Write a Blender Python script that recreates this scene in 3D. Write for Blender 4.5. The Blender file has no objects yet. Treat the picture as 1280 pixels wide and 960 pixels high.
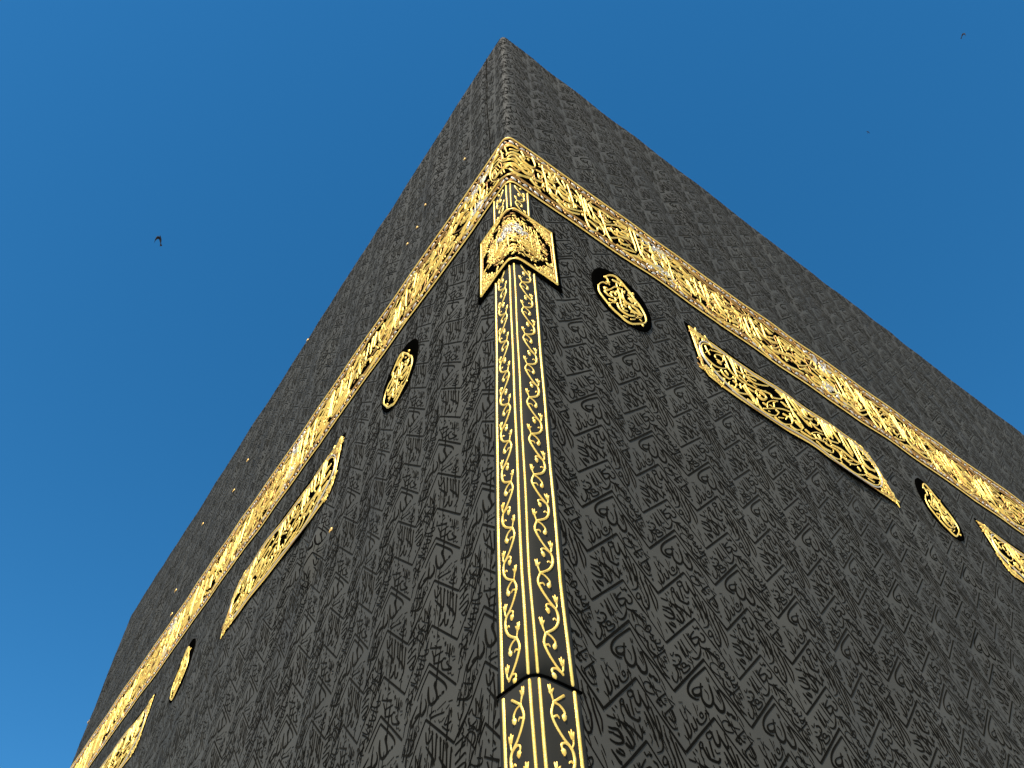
import bpy, math
import numpy as np

# ------------------------------------------------------------------ camera
sc = bpy.context.scene
Z0 = 9.0                      # height of the belt's top edge above the plaza
CAM = (-1.8191, -2.2315, -7.2974 + Z0)
YAW, PITCH, ROLL, FPX = 0.9003, 0.9095, -0.0374, 1055.3
def cam_axes():
    ca, sa, cb, sb = math.cos(YAW), math.sin(YAW), math.cos(PITCH), math.sin(PITCH)
    f = np.array([cb*ca, cb*sa, sb]); r = np.array([sa, -ca, 0.0]); u = np.cross(r, f)
    cr, sr = math.cos(ROLL), math.sin(ROLL)
    return cr*r + sr*u, -sr*r + cr*u, f
RX, UX, FX = cam_axes()
from mathutils import Matrix
cd = bpy.data.cameras.new('camera'); cam = bpy.data.objects.new('camera', cd)
sc.collection.objects.link(cam)
cam.matrix_world = Matrix(((RX[0], UX[0], -FX[0], CAM[0]), (RX[1], UX[1], -FX[1], CAM[1]),
                           (RX[2], UX[2], -FX[2], CAM[2]), (0, 0, 0, 1)))
cd.sensor_width = 36.0; cd.lens = 36.0*FPX/1280.0; cd.clip_start = 0.05; cd.clip_end = 2000
sc.camera = cam

# ------------------------------------------------------------------ light
SUN_EL, SUN_AZ = math.radians(50), math.radians(218)   # azimuth of the sun, counted from +X towards +Y
SUN_STRENGTH, SKY_STRENGTH, EXPOSURE = 5.0, 0.126, 0.62
w = bpy.data.worlds.new('World'); sc.world = w; w.use_nodes = True
nt = w.node_tree; nt.nodes.clear()
out = nt.nodes.new('ShaderNodeOutputWorld'); bg = nt.nodes.new('ShaderNodeBackground')
sky = nt.nodes.new('ShaderNodeTexSky'); sky.sky_type = 'NISHITA'; sky.sun_disc = False
sky.sun_elevation = SUN_EL; sky.sun_rotation = math.radians(90) - SUN_AZ
sky.air_density = 0.85; sky.dust_density = 0.1; sky.ozone_density = 3.6; sky.altitude = 300
hs = nt.nodes.new('ShaderNodeHueSaturation'); hs.inputs['Saturation'].default_value = 1.285; hs.inputs['Hue'].default_value = 0.490
nt.links.new(sky.outputs[0], hs.inputs['Color']); nt.links.new(hs.outputs[0], bg.inputs[0])
nt.links.new(bg.outputs[0], out.inputs[0]); bg.inputs[1].default_value = SKY_STRENGTH
sl = bpy.data.lights.new('sun', 'SUN'); sl.energy = SUN_STRENGTH; sl.angle = math.radians(0.53); sl.color = (1.0, 0.94, 0.84)
so = bpy.data.objects.new('sun', sl); sc.collection.objects.link(so)
from mathutils import Vector
sdir = Vector((math.cos(SUN_EL)*math.cos(SUN_AZ), math.cos(SUN_EL)*math.sin(SUN_AZ), math.sin(SUN_EL)))
so.rotation_euler = sdir.to_track_quat('Z', 'Y').to_euler(); so.location = (-10, -10, 30)
vs = sc.view_settings; vs.view_transform = 'Standard'; vs.look = 'None'; vs.gamma = 1.0; vs.exposure = EXPOSURE; vs.use_curve_mapping = False

# ------------------------------------------------------------------ materials
def mat(name, col, rough=0.6, metal=0.0, spec=0.5, sheen=0.0, bump=None, var=None):
    m = bpy.data.materials.new(name); m.use_nodes = True
    n = m.node_tree; b = n.nodes['Principled BSDF']
    b.inputs['Base Color'].default_value = (*col, 1); b.inputs['Roughness'].default_value = rough
    b.inputs['Metallic'].default_value = metal; b.inputs['Specular IOR Level'].default_value = spec
    if sheen: 
        b.inputs['Sheen Weight'].default_value = sheen; b.inputs['Sheen Roughness'].default_value = 0.35; b.inputs['Sheen Tint'].default_value = (0.9, 0.85, 0.72, 1)
    tc = n.nodes.new('ShaderNodeTexCoord')
    if bump:
        sc_, st, dist = bump
        t = n.nodes.new('ShaderNodeTexNoise'); t.inputs['Scale'].default_value = sc_; t.inputs['Detail'].default_value = 4
        n.links.new(tc.outputs['Object'], t.inputs['Vector'])
        bp_ = n.nodes.new('ShaderNodeBump'); bp_.inputs['Strength'].default_value = st; bp_.inputs['Distance'].default_value = dist
        n.links.new(t.outputs['Fac'], bp_.inputs['Height']); n.links.new(bp_.outputs[0], b.inputs['Normal'])
    if var:
        s2, c2 = var
        t = n.nodes.new('ShaderNodeTexNoise'); t.inputs['Scale'].default_value = s2; t.inputs['Detail'].default_value = 5
        n.links.new(tc.outputs['Object'], t.inputs['Vector'])
        r = n.nodes.new('ShaderNodeValToRGB'); r.color_ramp.elements[0].position = 0.35; r.color_ramp.elements[1].position = 0.68
        r.color_ramp.elements[0].color = (*col, 1); r.color_ramp.elements[1].color = (*c2, 1)
        n.links.new(t.outputs['Fac'], r.inputs[0]); n.links.new(r.outputs[0], b.inputs['Base Color'])
    return m
M_CLOTH = mat('black_silk', (0.041, 0.0378, 0.0302), 0.8, spec=0.12, bump=(260, 0.25, 0.002), var=(1.3, (0.054, 0.050, 0.040)))
M_WOVEN = mat('woven_lettering', (0.0030, 0.0028, 0.0022), 0.9, spec=0.0, sheen=0.055, bump=(300, 0.3, 0.002))
M_STRIPCLOTH = mat('plain_black_band', (0.022, 0.020, 0.015), 0.8, spec=0.1, bump=(200, 0.3, 0.002))
M_BLACK = mat('black_velvet', (0.0010, 0.0009, 0.0007), 1.0, spec=0.0)
M_GOLD = mat('gold_thread', (0.86, 0.525, 0.09), 0.42, metal=0.52, spec=0.5, bump=(190, 0.6, 0.004), var=(14, (0.90, 0.62, 0.15)))
M_OLDGOLD = mat('brown_gold_thread', (0.42, 0.21, 0.045), 0.45, metal=0.6, spec=0.5, bump=(190, 0.5, 0.004))  # thread colour of the borders; also paints shade beneath the belt script
M_SILVER = mat('silver_thread', (0.50, 0.44, 0.34), 0.4, metal=0.3, spec=0.6, bump=(200, 0.5, 0.004))
M_MARBLE = mat('white_marble', (0.62, 0.60, 0.56), 0.35, bump=(3, 0.05, 0.01), var=(0.7, (0.70, 0.69, 0.66)))
M_BRASS = mat('brass', (0.45, 0.27, 0.08), 0.45, metal=0.8)
M_BIRD = mat('dark_feather', (0.012, 0.011, 0.012), 0.8, spec=0.1, var=(30, (0.03, 0.026, 0.026)))

# ------------------------------------------------------------------ object helpers
def link(name, me, mats, parent=None):
    o = bpy.data.objects.new(name, me); sc.collection.objects.link(o)
    for m in mats: me.materials.append(m)
    if parent: o.parent = parent
    return o
class Geo:
    """collects (verts, quads, material index) blocks and writes them as one mesh"""
    def __init__(s): s.v = []; s.f = []; s.m = []; s.n = 0
    def add(s, v, f, mi=0):
        v = np.asarray(v, float).reshape(-1, 3); f = np.asarray(f, int).reshape(-1, 4)
        s.v.append(v); s.f.append(f + s.n); s.m.append(np.full(len(f), mi)); s.n += len(v)
    def mesh(s, name, smooth=True):
        v = np.concatenate(s.v); f = np.concatenate(s.f); m = np.concatenate(s.m)
        me = bpy.data.meshes.new(name); me.vertices.add(len(v)); me.vertices.foreach_set('co', v.ravel())
        me.loops.add(len(f)*4); me.loops.foreach_set('vertex_index', f.ravel().astype(np.int32))
        me.polygons.add(len(f)); me.polygons.foreach_set('loop_start', (np.arange(len(f))*4).astype(np.int32))
        me.polygons.foreach_set('material_index', m.astype(np.int32))
        me.update(calc_edges=True); me.polygons.foreach_set('use_smooth', np.full(len(f), smooth)); me.validate()
        return me

# stroke tables: position along the cloth, height, pen width
DATA = {
 'UR': '513 656 96 988 363 102/-12 363 70 77 418 69 259 530 69 392 604 68 506 669 68/497 1009 89 997 713 95/-3 713 63 102 780 63 240 865 62/217 503 63 348 574 63 513 656 62/180 820 49 333 912 48 497 1009 48/495 315 102 1008 -7 108/136 151 76 323 224 75 495 315 74/832 491 77 842 507 86 869 509 52 911 482 52 894 464 81 849 478 50 832 491 44/883 455 78 919 466 78/918 472 65 932 511 107 963 528 137 995 512 84 1000 482 91 987 435 65/918 456 38 921 483 38/717 569 48 742 550 63 764 556 76 749 581 48 720 586 93 717 569 74/720 587 55 718 627 62 741 646 71/752 564 77 779 597 106 814 623 110 882 626 111 939 620 88 962 596 90/916 632 71 955 612 71/800 566 84 820 598 83 840 630 83/860 521 93 870 565 94 885 606 95/608 631 63 639 643 63/646 610 63 672 616 63/530 687 69 577 685 69 624 683 70/616 660 52 644 684 52/652 681 76 718 688 81 800 686 101 878 700 125 935 718 90/933 643 81 953 686 72 938 721 59/531 747 58 585 743 86 647 736 122 687 767 124 671 781 47/527 771 63 595 763 63/641 700 67 658 717 64 681 701 50 663 691 71/703 693 72 765 717 107 813 746 139 833 772 99/728 673 71 799 690 72 831 724 68/533 806 65 598 812 88 667 800 85 693 778 111 646 770 82 581 767 64/537 856 67 578 877 101 619 899 134 642 902 127/591 848 114 642 856 111 681 857 55 672 838 86 620 834 63/709 789 120 760 801 111 801 794 67 821 769 72/731 752 78 765 777 78 789 791 78/526 910 39 542 929 38/742 818 42 754 826 42/913 557 53 930 575 53 975 563 38/957 658 51 972 679 49 998 659 29/-4 456 66 42 495 114 78 518 138 105 497 79 91 470 67 80 433 50/28 548 74 84 598 90 114 642 101 130 682 81 142 711 57/58 513 65 109 558 93 160 603 110 202 650 119 210 692 87 172 727 57 104 749 34/126 497 78 159 557 75 176 620 69 176 666 66/188 531 86 215 584 81 222 643 77/262 568 48 278 632 66 309 689 85 340 745 95 337 797 87 306 829 65 274 843 29/262 614 69 299 677 70 345 729 72/328 584 52 359 642 85 387 708 101 417 764 84 437 808 66/391 631 80 424 681 81 465 727 74 458 787 64/165 774 80 173 793 88 210 785 47 226 754 81 194 746 55 165 774 49/232 759 86 245 806 92 278 831 97 321 824 72/273 782 37 301 780 24 311 762 29/14 600 42 33 631 42/52 663 44 74 686 35 52 716 27/104 653 47 111 677 55 136 661 28/974 644 42 974 671 51 995 671 49/22 620 24 56 601 24/73 378 35 109 353 44 169 348 68 222 366 72/73 378 66 101 410 70 165 411 58 211 403 51/164 364 47 250 368 45 310 363 42/154 369 109 171 369 109/212 447 89 242 444 107 267 457 102 291 448 65/370 358 63 300 395 62 249 422 55 221 444 45/281 410 80 311 432 81 347 431 69/281 483 60 281 506 76 331 528 79 368 547 79 401 555 69 432 548 53/448 412 60 385 450 60 332 481 59 303 502 59/416 443 86 442 474 83 450 495 49 408 514 77 356 496 90/439 540 127 452 544 127/444 569 122 467 573 122/329 397 39 367 392 39/331 413 34 371 403 34/444 356 42 447 372 41/392 383 40 475 399 40/529 412 58 555 443 60 584 465 62 624 475 60/528 372 29 583 360 29/616 373 30 583 425 30/618 389 52 677 409 52/558 498 77 578 522 93 596 555 140 620 547 74 641 508 84 602 455 77/658 464 88 683 494 110 725 480 67 722 450 83 696 418 69/740 419 114 769 442 110 817 433 57 879 388 65 877 357 94/790 386 85 814 402 63 845 380 62 819 368 64 790 386 40/884 338 109 921 358 109/780 333 31 775 367 31/814 362 42 842 369 42/589 534 52 587 546 52/671 506 60 685 509 60/536 559 50 581 575 50/650 402 72 664 405 72/1003 46 92 896 107 91 781 174 97 715 224 101 691 260 110 701 285 144 740 295 121 793 296 80 828 284 28/889 174 70 878 206 92 872 236 100 834 261 110 777 273 137 754 259 127 770 237 51 824 215 41 912 190 61/872 236 75 868 271 109 893 297 160 939 304 142 986 288 87 1018 253 103 1023 217 117 1012 181 112 1003 155 50/20 247 76 33 276 107 69 299 146 111 301 146 144 288 107 159 260 111 152 223 77 133 194 94 115 166 175/923 206 54 953 217 55 967 235 40 957 261 24/-16 114 39 -4 140 42 20 132 26/10 112 31 14 134 31/-11 127 24 18 121 24/174 292 171 209 300 171/211 294 76 251 288 76/237 298 166 283 306 166/3 46 64 81 112 64 198 197 64 279 251 63 313 280 67 311 303 41 290 316 22/3 -3 66 163 98 65 327 209 64 469 306 64/938 781 77 963 796 60 994 779 54 1014 789 52 1034 773 38/0 765 52 30 781 52/941 818 58 888 857 61 862 890 111 904 877 61 977 848 70 998 854 85 962 896 59 923 917 78 885 907 115 869 888 111/835 863 135 854 866 135/32 806 67 79 810 94 91 837 73 61 862 58 22 868 96 12 849 79/-11 875 63 -9 911 91 58 909 68 140 890 50/770 882 57 815 917 57 871 954 57 921 975 56/813 865 49 859 897 49 915 935 49/715 930 63 750 962 64 797 989 63 825 993 57/670 956 79 715 991 79 749 1022 79 775 1029 44 789 1010 69 766 981 77/614 -5 70 648 11 70/687 -13 61 715 21 62 751 45 63/822 988 24 858 970 24/831 1021 52 884 1021 78 938 997 88 979 952 91 989 924 47/527 72 75 552 82 40 582 50 44/542 109 52 589 106 52/592 67 70 643 54 96 672 69 99 649 100 61 603 128 59 553 140 76 543 138 107/549 136 83 607 147 75 667 140 65/669 105 46 698 90 58 732 92 82 705 118 46 675 121 89 669 105 83/705 118 53 769 87 67 781 101 64 724 141 53 669 163 75 664 147 96/571 152 95 595 179 83 580 217 63 551 248 50 515 242 94 501 218 89/756 61 32 825 64 33/785 35 38 841 53 38/617 195 96 631 202 96/511 193 33 516 208 33/93 -2 39 80 24 52 111 49 58 186 61 54 240 68 54/93 998 31 143 982 42 196 992 52 215 1004 52/251 962 50 303 945 77 306 968 54 275 994 44 238 1002 75 226 988 59 251 962 47/275 -6 60 306 5 55 335 2 43 299 25 35 265 24 52/277 23 85 292 45 88 339 42 53 358 24 49/347 52 53 411 32 46 410 8 75/363 70 66 422 64 50 455 36 49/318 37 82 344 58 80 367 93 81 398 83 42 422 64 44/238 74 69 223 103 91 254 128 101 308 135 95 349 145 98/271 76 65 296 103 66 321 95 39/276 162 54 355 126 54 424 90 53 467 64 53/336 149 69 340 171 79 379 187 76 422 191 70/427 115 57 461 113 58/402 152 43 461 145 34 453 136 57 425 136 48/340 171 64 372 206 65 418 232 64 463 247 63/430 200 32 459 197 32/373 234 42 406 236 48 424 247 50/55 915 59 64 943 60 77 976 60/72 916 71 148 928 73 222 947 74/86 905 51 194 925 50 250 931 32 246 908 54 199 911 43/186 896 35 216 893 35/18 946 35 16 971 35/175 76 35 198 75 35/172 15 43 188 19 43',
 'UL': '1001 360 94 500 659 88/1000 716 89 499 1016 82/500 659 72 392 597 72 261 539 72/499 1016 65 404 951 65 296 878 66 10 677 67/1 360 80 150 458 79 378 610 77 443 647 77/0 716 73 112 780 73/868 475 70 854 547 86 841 624 85 831 685 69/787 521 94 791 594 92 789 665 90/722 563 85 713 628 84 704 689 84/664 598 90 665 681 88 664 775 86/613 627 85 604 720 84 597 809 83/537 673 90 544 733 88 546 794 91 564 848 93 595 861 78/872 473 75 849 500 75/796 513 74 769 545 73/725 558 77 704 587 77/668 593 83 652 620 82/613 624 75 591 653 74/541 670 80 524 698 80/967 534 55 893 595 89 820 652 108 801 689 63/727 666 62 667 718 95 599 772 110 562 818 62/984 444 63 975 481 88 960 514 85 924 526 121 886 514 87 880 496 58/932 436 78 903 473 78/749 720 118 754 767 110 743 815 70 702 826 137 687 796 129/844 782 127 795 775 142 780 757 140/834 697 57 848 728 61 879 752 62/643 875 52 579 865 52/593 901 40 570 899 40/978 597 53 958 625 53/957 635 64 973 651 64/906 641 37 893 684 37/936 590 39 926 601 39/480 676 74 407 674 75 343 671 75/474 733 81 391 719 76 319 720 69/470 778 86 358 765 84 319 764 55 303 777 42/482 810 77 358 808 71 311 817 39 303 838 95 358 851 86 436 859 83/437 856 37 405 882 34 366 896 85 366 860 41 405 855 63 437 856 71/451 907 58 443 922 58/233 845 47 157 881 53 96 893 66/226 872 46 128 921 48 68 939 56/219 911 44 143 944 42 122 977 96 189 960 50 265 933 47/311 946 50 235 981 50 160 1013 50/266 986 86 190 977 86/380 -22 49 296 19 51 251 29 64/311 -22 40 266 14 39 221 45 37/221 16 22 191 32 22/125 850 42 35 878 34 51 901 78 96 893 51/342 57 50 296 48 37 221 68 28/403 61 44 342 57 44/1006 -11 93 494 317 86/997 45 91 829 149 90 715 223 99 668 262 90 657 282 94 661 292 48/6 -11 79 140 53 78 252 117 77 281 138 77/0 44 77 117 106 77 204 169 76/948 814 75 930 831 74/872 839 76 837 867 75/986 764 44 976 782 44/762 900 40 744 920 39/1007 881 61 913 915 72 781 959 91/985 848 65 998 884 64/915 897 39 813 959 38/718 949 119 709 976 119/962 918 70 924 974 76 921 998 80 903 1029 70/924 974 62 827 988 61 746 1000 60/919 22 62 837 48 69 758 63 93 735 56 82 687 74 58/773 62 79 754 115 80 705 144 70 612 173 92 581 178 68 645 134 48 677 103 74 646 106 52/642 182 72 641 195 36 595 204 36 579 227 36 541 232 56/669 -17 65 680 52 64/621 -2 68 648 77 67/573 31 69 601 86 69/549 53 64 555 84 64/713 26 35 649 54 35 632 84 51/585 99 30 523 120 30/568 134 39 522 137 39/819 887 48 884 887 48/463 85 74 456 66 71 410 81 34 394 110 74 425 114 81 447 137 60 416 162 35/357 48 47 312 103 81 387 114 85 342 145 38 297 154 53/386 147 29 341 173 39 356 188 68/401 168 58 416 195 49 400 229 55 429 238 46 467 227 31/373 0 55 267 49 52 222 81 52/859 164 93 877 178 127 845 223 124 818 271 126 831 297 158 884 299 151 931 287 107 966 253 136 987 202 143 988 154 62/712 281 181 718 296 180/771 287 48 740 297 48/794 286 159 793 302 159/138 279 104 239 294 121 285 304 145 311 294 111 319 275 159 282 242 119 194 203 51/97 340 53 90 353 53/147 350 36 126 374 57 154 383 62/190 373 44 169 397 76 204 397 34 225 368 77 190 373 53/190 403 72 226 409 50 369 353 52/311 352 30 268 354 30/226 414 60 226 434 69 283 430 77 297 455 93 353 456 52 469 413 51/254 422 59 269 462 63 339 462 50/448 366 21 412 376 21/347 393 32 340 407 32/397 413 30 390 424 30/41 214 33 14 251 85 24 288 182 76 300 209 99 299 92 129 271 135 124 232 103 112 206 53/125 278 82 187 271 140 234 271 113/916 381 94 796 400 59 693 422 69 671 422 64/924 373 42 934 354 57 845 355 46/838 422 28 815 436 28/764 442 46 748 463 30 726 462 60/702 501 56 642 539 54 599 558 59 578 560 89/658 508 60 601 517 65 552 518 72/569 448 63 557 492 62/593 404 38 650 415 38/710 390 40 722 420 40/662 459 38 718 470 38/618 462 50 646 485 50 673 503 50/609 382 39 543 395 39/799 369 34 653 364 34/829 361 41 821 372 41/563 580 47 537 543 47/547 467 34 563 436 34/364 460 67 364 509 73 391 541 79 418 558 66 439 545 50 454 505 58/471 417 45 421 436 44 308 478 54 225 479 73/470 455 33 434 465 33/336 491 26 315 507 26/452 577 24 431 590 24/164 522 85 156 576 89 163 625 92/138 550 67 99 609 67 93 621 89 52 582 59/281 576 102 226 561 56 213 595 56 160 626 46/160 631 33 94 658 39 56 697 99 96 712 86 148 707 58/274 598 127 281 619 73 227 659 45 161 681 49/227 654 58 160 654 63 147 646 74/294 655 34 227 668 45 135 701 48/334 689 93 254 676 65 175 712 73 169 746 112 209 766 85/307 691 54 228 745 55 176 787 58/362 623 65 362 646 76 389 644 46 334 680 33/374 718 88 361 701 81 307 704 62/335 596 40 308 629 40',
 'BELT': '-116 -77 298 -212 -227 290 -260 -365 187 -241 -502 95 -203 -597 95 -129 -709 150 -20 -797 177 21 -766 118 64 -750 212/-181 -409 332 -221 -421 280 -215 -517 101 -171 -582 318 -157 -540 166 -175 -421 132/-171 -582 461 -101 -595 457 -27 -635 448 8 -608 201 69 -592 399 157 -593 365 231 -528 187 253 -447 279 201 -414 415 127 -463 319/-79 -198 171 -62 -322 176 -52 -430 182/-120 -297 127 -60 -468 152 1 -514 146 47 -468 356 81 -490 365/-141 -363 119 -99 -513 116/-133 -290 102 -85 -454 100/-174 -370 85 -125 -516 84/-26 -211 203 -5 -363 151 42 -333 352 96 -310 441 161 -292 460/-14 -219 130 36 -194 262 91 -189 341/16 -279 246 81 -242 209 109 -201 148/138 -179 212 154 -229 211 170 -279 211/-9 -463 244 49 -376 309 84 -398 495 128 -444 493 197 -488 492 241 -515 491/-49 -541 281 0 -584 182 53 -564 360 87 -585 360 174 -604 360 239 -552 253/113 -340 459 166 -392 457 229 -393 375 278 -327 160 277 -257 273 254 -162 312/73 -485 284 133 -523 284 197 -488 239/-4 -679 83 30 -729 389 82 -726 355 171 -674 299 263 -604 296 337 -557 342 412 -528 344 489 -480 320/72 -772 174 163 -669 193 227 -618 223/215 -666 318 257 -710 318 310 -707 196 356 -616 113 355 -568 166/366 -181 198 369 -275 212 385 -394 211 393 -535 193 397 -679 185/299 -369 402 350 -353 424 401 -424 421 476 -413 424 499 -467 343/309 -425 174 322 -510 289 364 -421 101 413 -252 103/386 -235 390 433 -224 392 456 -300 388 504 -290 390/425 -341 254 460 -382 229 503 -309 93 488 -259 188/452 -236 128 504 -166 265 509 -231 143/530 -203 254 552 -280 298 603 -353 346 628 -286 182 599 -184 257/427 -576 299 449 -646 408 504 -643 409 545 -688 408 604 -649 279 684 -584 270/419 -683 323 471 -716 323 547 -670 249/448 -532 260 505 -510 257 496 -619 127/529 -446 466 582 -480 465 639 -476 468 649 -562 280/553 -382 300 610 -377 302 646 -400 301/558 -543 418 623 -545 420 690 -528 423 716 -545 423/203 -260 255 217 -268 255/-52 -645 128 -42 -723 127/-90 -633 99 -67 -710 98/333 -181 140 341 -206 140/254 -762 177 272 -756 177/273 -657 201 285 -658 201/654 -209 270 673 -356 262 690 -518 235 688 -634 209/491 -729 403 550 -784 402 613 -786 371 671 -748 270 742 -688 255/529 -486 332 577 -575 375 644 -558 349 702 -536 336/576 -689 351 601 -723 367 659 -684 250 740 -619 242 823 -553 307 881 -549 385/626 -644 163 639 -709 162/709 -560 218 720 -596 217/727 -339 262 758 -369 262 783 -405 192 785 -468 143/757 -200 238 789 -263 206 800 -334 172/766 -291 88 741 -440 86/814 -215 215 816 -365 215 821 -491 202 815 -627 209 828 -752 258 856 -827 368 928 -777 164 946 -710 283 902 -682 378 856 -673 377/845 -245 190 846 -363 199 855 -451 233 874 -525 242 885 -592 225/857 -432 225 877 -506 147 848 -588 103/900 -313 308 953 -283 336 1037 -250 384 1120 -237 412 1178 -252 413/891 -307 175 927 -414 185 973 -506 216 1009 -529 217/911 -383 151 949 -470 164 991 -517 174/879 -568 384 934 -583 385 1015 -553 255 1108 -456 203 1190 -370 232 1270 -311 304 1336 -286 356/1023 -284 219 1030 -375 223 1044 -489 224 1061 -643 226 1076 -733 255 1097 -786 284/1069 -313 430 1090 -305 431/1076 -404 311 1106 -402 205 1154 -346 150/1029 -310 99 1013 -427 97/992 -580 271 1023 -639 224 1030 -724 132 1002 -785 101/960 -679 295 989 -678 296/1203 -290 323 1280 -250 411 1339 -266 417 1364 -304 139 1288 -389 193/1130 -502 399 1160 -563 437 1223 -540 356 1278 -512 284 1349 -449 253/1212 -426 313 1245 -469 312 1330 -438 270/1276 -403 392 1328 -392 409 1352 -430 406/1083 -555 261 1110 -572 261/1181 -492 309 1208 -510 309/1053 -698 297 1111 -695 196 1205 -592 199 1265 -588 307/1251 -231 500 1310 -243 501 1355 -271 255 1301 -371 186 1209 -493 200/1198 -562 328 1278 -512 344 1344 -477 363/1205 -666 362 1251 -670 273 1335 -599 208/1166 -762 388 1226 -752 348 1290 -720 304 1395 -663 303/1229 -802 406 1300 -799 408 1363 -839 407/1300 -799 281 1379 -752 350 1451 -748 416/1393 -228 252 1398 -380 257 1409 -518 247 1407 -632 225/1445 -220 259 1450 -360 253 1454 -508 249 1460 -666 248/1489 -317 214 1540 -281 338 1553 -345 116 1515 -347 334/1517 -403 235 1510 -504 193 1476 -613 249 1506 -708 420 1586 -734 421 1707 -735 376 1846 -668 316/1499 -497 144 1602 -349 225 1647 -378 299 1633 -504 199/1548 -369 154 1639 -290 283 1636 -371 158/1630 -242 203 1629 -339 217 1640 -442 215 1639 -535 197/1516 -535 274 1569 -516 326 1581 -577 249/1515 -663 215 1587 -607 177 1703 -469 217 1753 -473 389 1759 -558 379 1797 -556 385/1537 -677 371 1632 -687 346 1754 -635 302 1835 -608 317/1690 -351 115 1750 -249 159 1806 -228 347 1815 -277 114 1735 -380 156 1699 -398 247/1740 -299 285 1779 -296 286/1857 -261 333 1874 -330 269 1868 -466 239 1868 -575 244 1868 -682 241/1791 -416 184 1885 -337 158 1960 -241 134/1672 -839 303 1751 -814 223 1847 -721 175/1869 -354 627 1930 -366 457 2017 -278 530 2045 -325 638/1954 -266 465 2034 -260 468 2067 -340 463 2148 -334 466/1896 -511 334 1986 -458 420 2065 -453 513 2080 -547 449 2107 -592 504/1893 -658 114 1962 -554 175 2012 -559 335 2079 -602 335/1885 -666 178 1873 -764 145 1841 -846 118/1912 -710 297 1927 -799 374 1997 -818 375/2043 -439 246 2142 -359 447 2151 -424 360/2223 -280 289 2214 -436 288 2208 -602 287/2296 -283 295 2302 -406 281 2301 -550 268/2360 -295 297 2366 -418 293/2087 -468 311 2107 -592 321 2132 -691 333/2028 -651 364 2073 -625 366/2124 -576 393 2186 -588 394 2230 -617 394/2314 -265 247 2302 -406 258 2301 -550 268/2377 -260 272 2373 -393 264 2367 -506 257/2205 -516 494 2237 -593 508 2292 -629 508 2341 -688 505/2452 -355 411 2475 -459 407 2498 -562 453 2535 -616 460/2516 -275 335 2551 -389 349 2592 -476 354/2142 -751 493 2207 -793 492 2265 -858 489 2354 -861 378 2484 -781 292/2325 -650 338 2352 -695 293 2349 -749 215/2427 -574 402 2465 -627 400 2491 -673 398/2501 -506 317 2631 -441 380 2715 -436 478 2772 -473 478/2577 -526 409 2625 -587 407 2717 -558 182 2781 -448 209 2763 -375 386/2498 -649 399 2561 -661 401 2635 -681 303 2762 -587 208/2469 -827 214 2564 -777 216/2612 -752 498 2653 -750 499/2389 -747 305 2458 -736 331 2509 -741 338/2385 -489 115 2497 -293 117/2737 -327 365 2786 -390 337 2787 -513 228 2765 -619 176 2740 -691 122 2686 -771 166 2560 -830 266 2365 -868 288/2806 -496 144 2851 -386 119 2936 -283 162 3026 -229 227/2888 -379 297 2883 -516 288 2874 -661 280/2998 -309 397 3008 -443 392 3018 -573 409 3034 -645 441/2829 -511 267 2813 -680 340 2866 -802 401 2965 -867 400 3073 -908 401/2898 -556 417 2952 -561 418 2959 -657 334/2916 -382 387 2948 -371 387/3085 -268 377 3109 -284 377/3174 -245 249 3159 -383 273 3167 -516 366 3332 -465 289/3061 -414 553 3100 -503 547 3200 -506 449 3342 -439 366/3244 -274 380 3269 -324 378 3325 -295 236/3229 -429 208 3306 -382 209/2857 -709 242 2979 -640 245/2882 -755 347 2949 -798 346 2954 -859 281/3027 -701 470 3115 -728 471 3214 -763 472/3020 -756 350 3119 -791 350/3154 -663 221 3249 -601 183 3345 -506 157/3184 -621 343 3188 -685 417 3339 -629 290 3483 -564 280/3433 -433 131 3511 -351 257 3524 -394 143 3435 -500 120/3394 -307 510 3476 -328 511 3592 -303 517 3593 -372 418/3305 -606 329 3437 -567 332/3480 -353 401 3602 -315 510 3698 -339 529/3211 -771 413 3302 -831 412 3454 -788 335 3583 -764 355/3459 -532 575 3552 -517 657 3619 -562 656/3474 -580 504 3554 -633 431 3700 -538 217 3878 -379 196/3698 -339 404 3822 -301 382 3935 -252 544 3892 -347 231/3617 -405 372 3685 -451 372/3699 -420 747 3767 -426 750/3556 -709 284 3700 -616 366 3795 -602 582 3876 -617 589/3648 -733 428 3702 -805 425 3808 -801 232 3889 -703 136/3754 -690 564 3849 -676 656 3902 -750 651/3934 -334 368 3991 -331 369/3849 -481 221 4004 -381 391 4087 -437 459/4049 -265 448 4046 -368 539 4116 -415 538 4230 -408 514/4018 -349 127 4135 -259 129/4132 -342 350 4263 -303 353/4001 -542 450 4084 -557 452 4154 -563 438 4095 -645 184 3984 -689 287/3916 -721 436 3969 -794 323 4165 -651 184/4265 -261 475 4290 -363 462 4298 -496 447 4320 -634 454/4382 -253 395 4376 -379 444 4399 -480 466/4346 -401 469 4432 -417 365 4675 -318 307/4167 -573 529 4250 -628 479 4439 -548 272 4623 -416 223/4023 -792 508 4103 -845 502 4270 -801 380/4147 -758 481 4258 -754 383 4402 -689 308/4399 -480 466 4499 -505 467 4583 -561 466/4270 -801 380 4441 -755 460 4582 -769 529/4700 -199 411 4768 -291 407 4817 -415 402 4865 -536 397 4913 -656 392/4746 -185 320 4760 -376 322 4805 -539 316/4627 -549 625 4711 -605 623 4857 -618 628/4575 -470 441 4693 -463 444/4418 -659 455 4516 -684 452 4676 -666 403/4609 -787 384 4742 -752 307 4913 -656 255/4683 -586 464 4815 -590 466/4513 -297 234 4590 -260 235/4586 -303 296 4678 -276 298',
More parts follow.
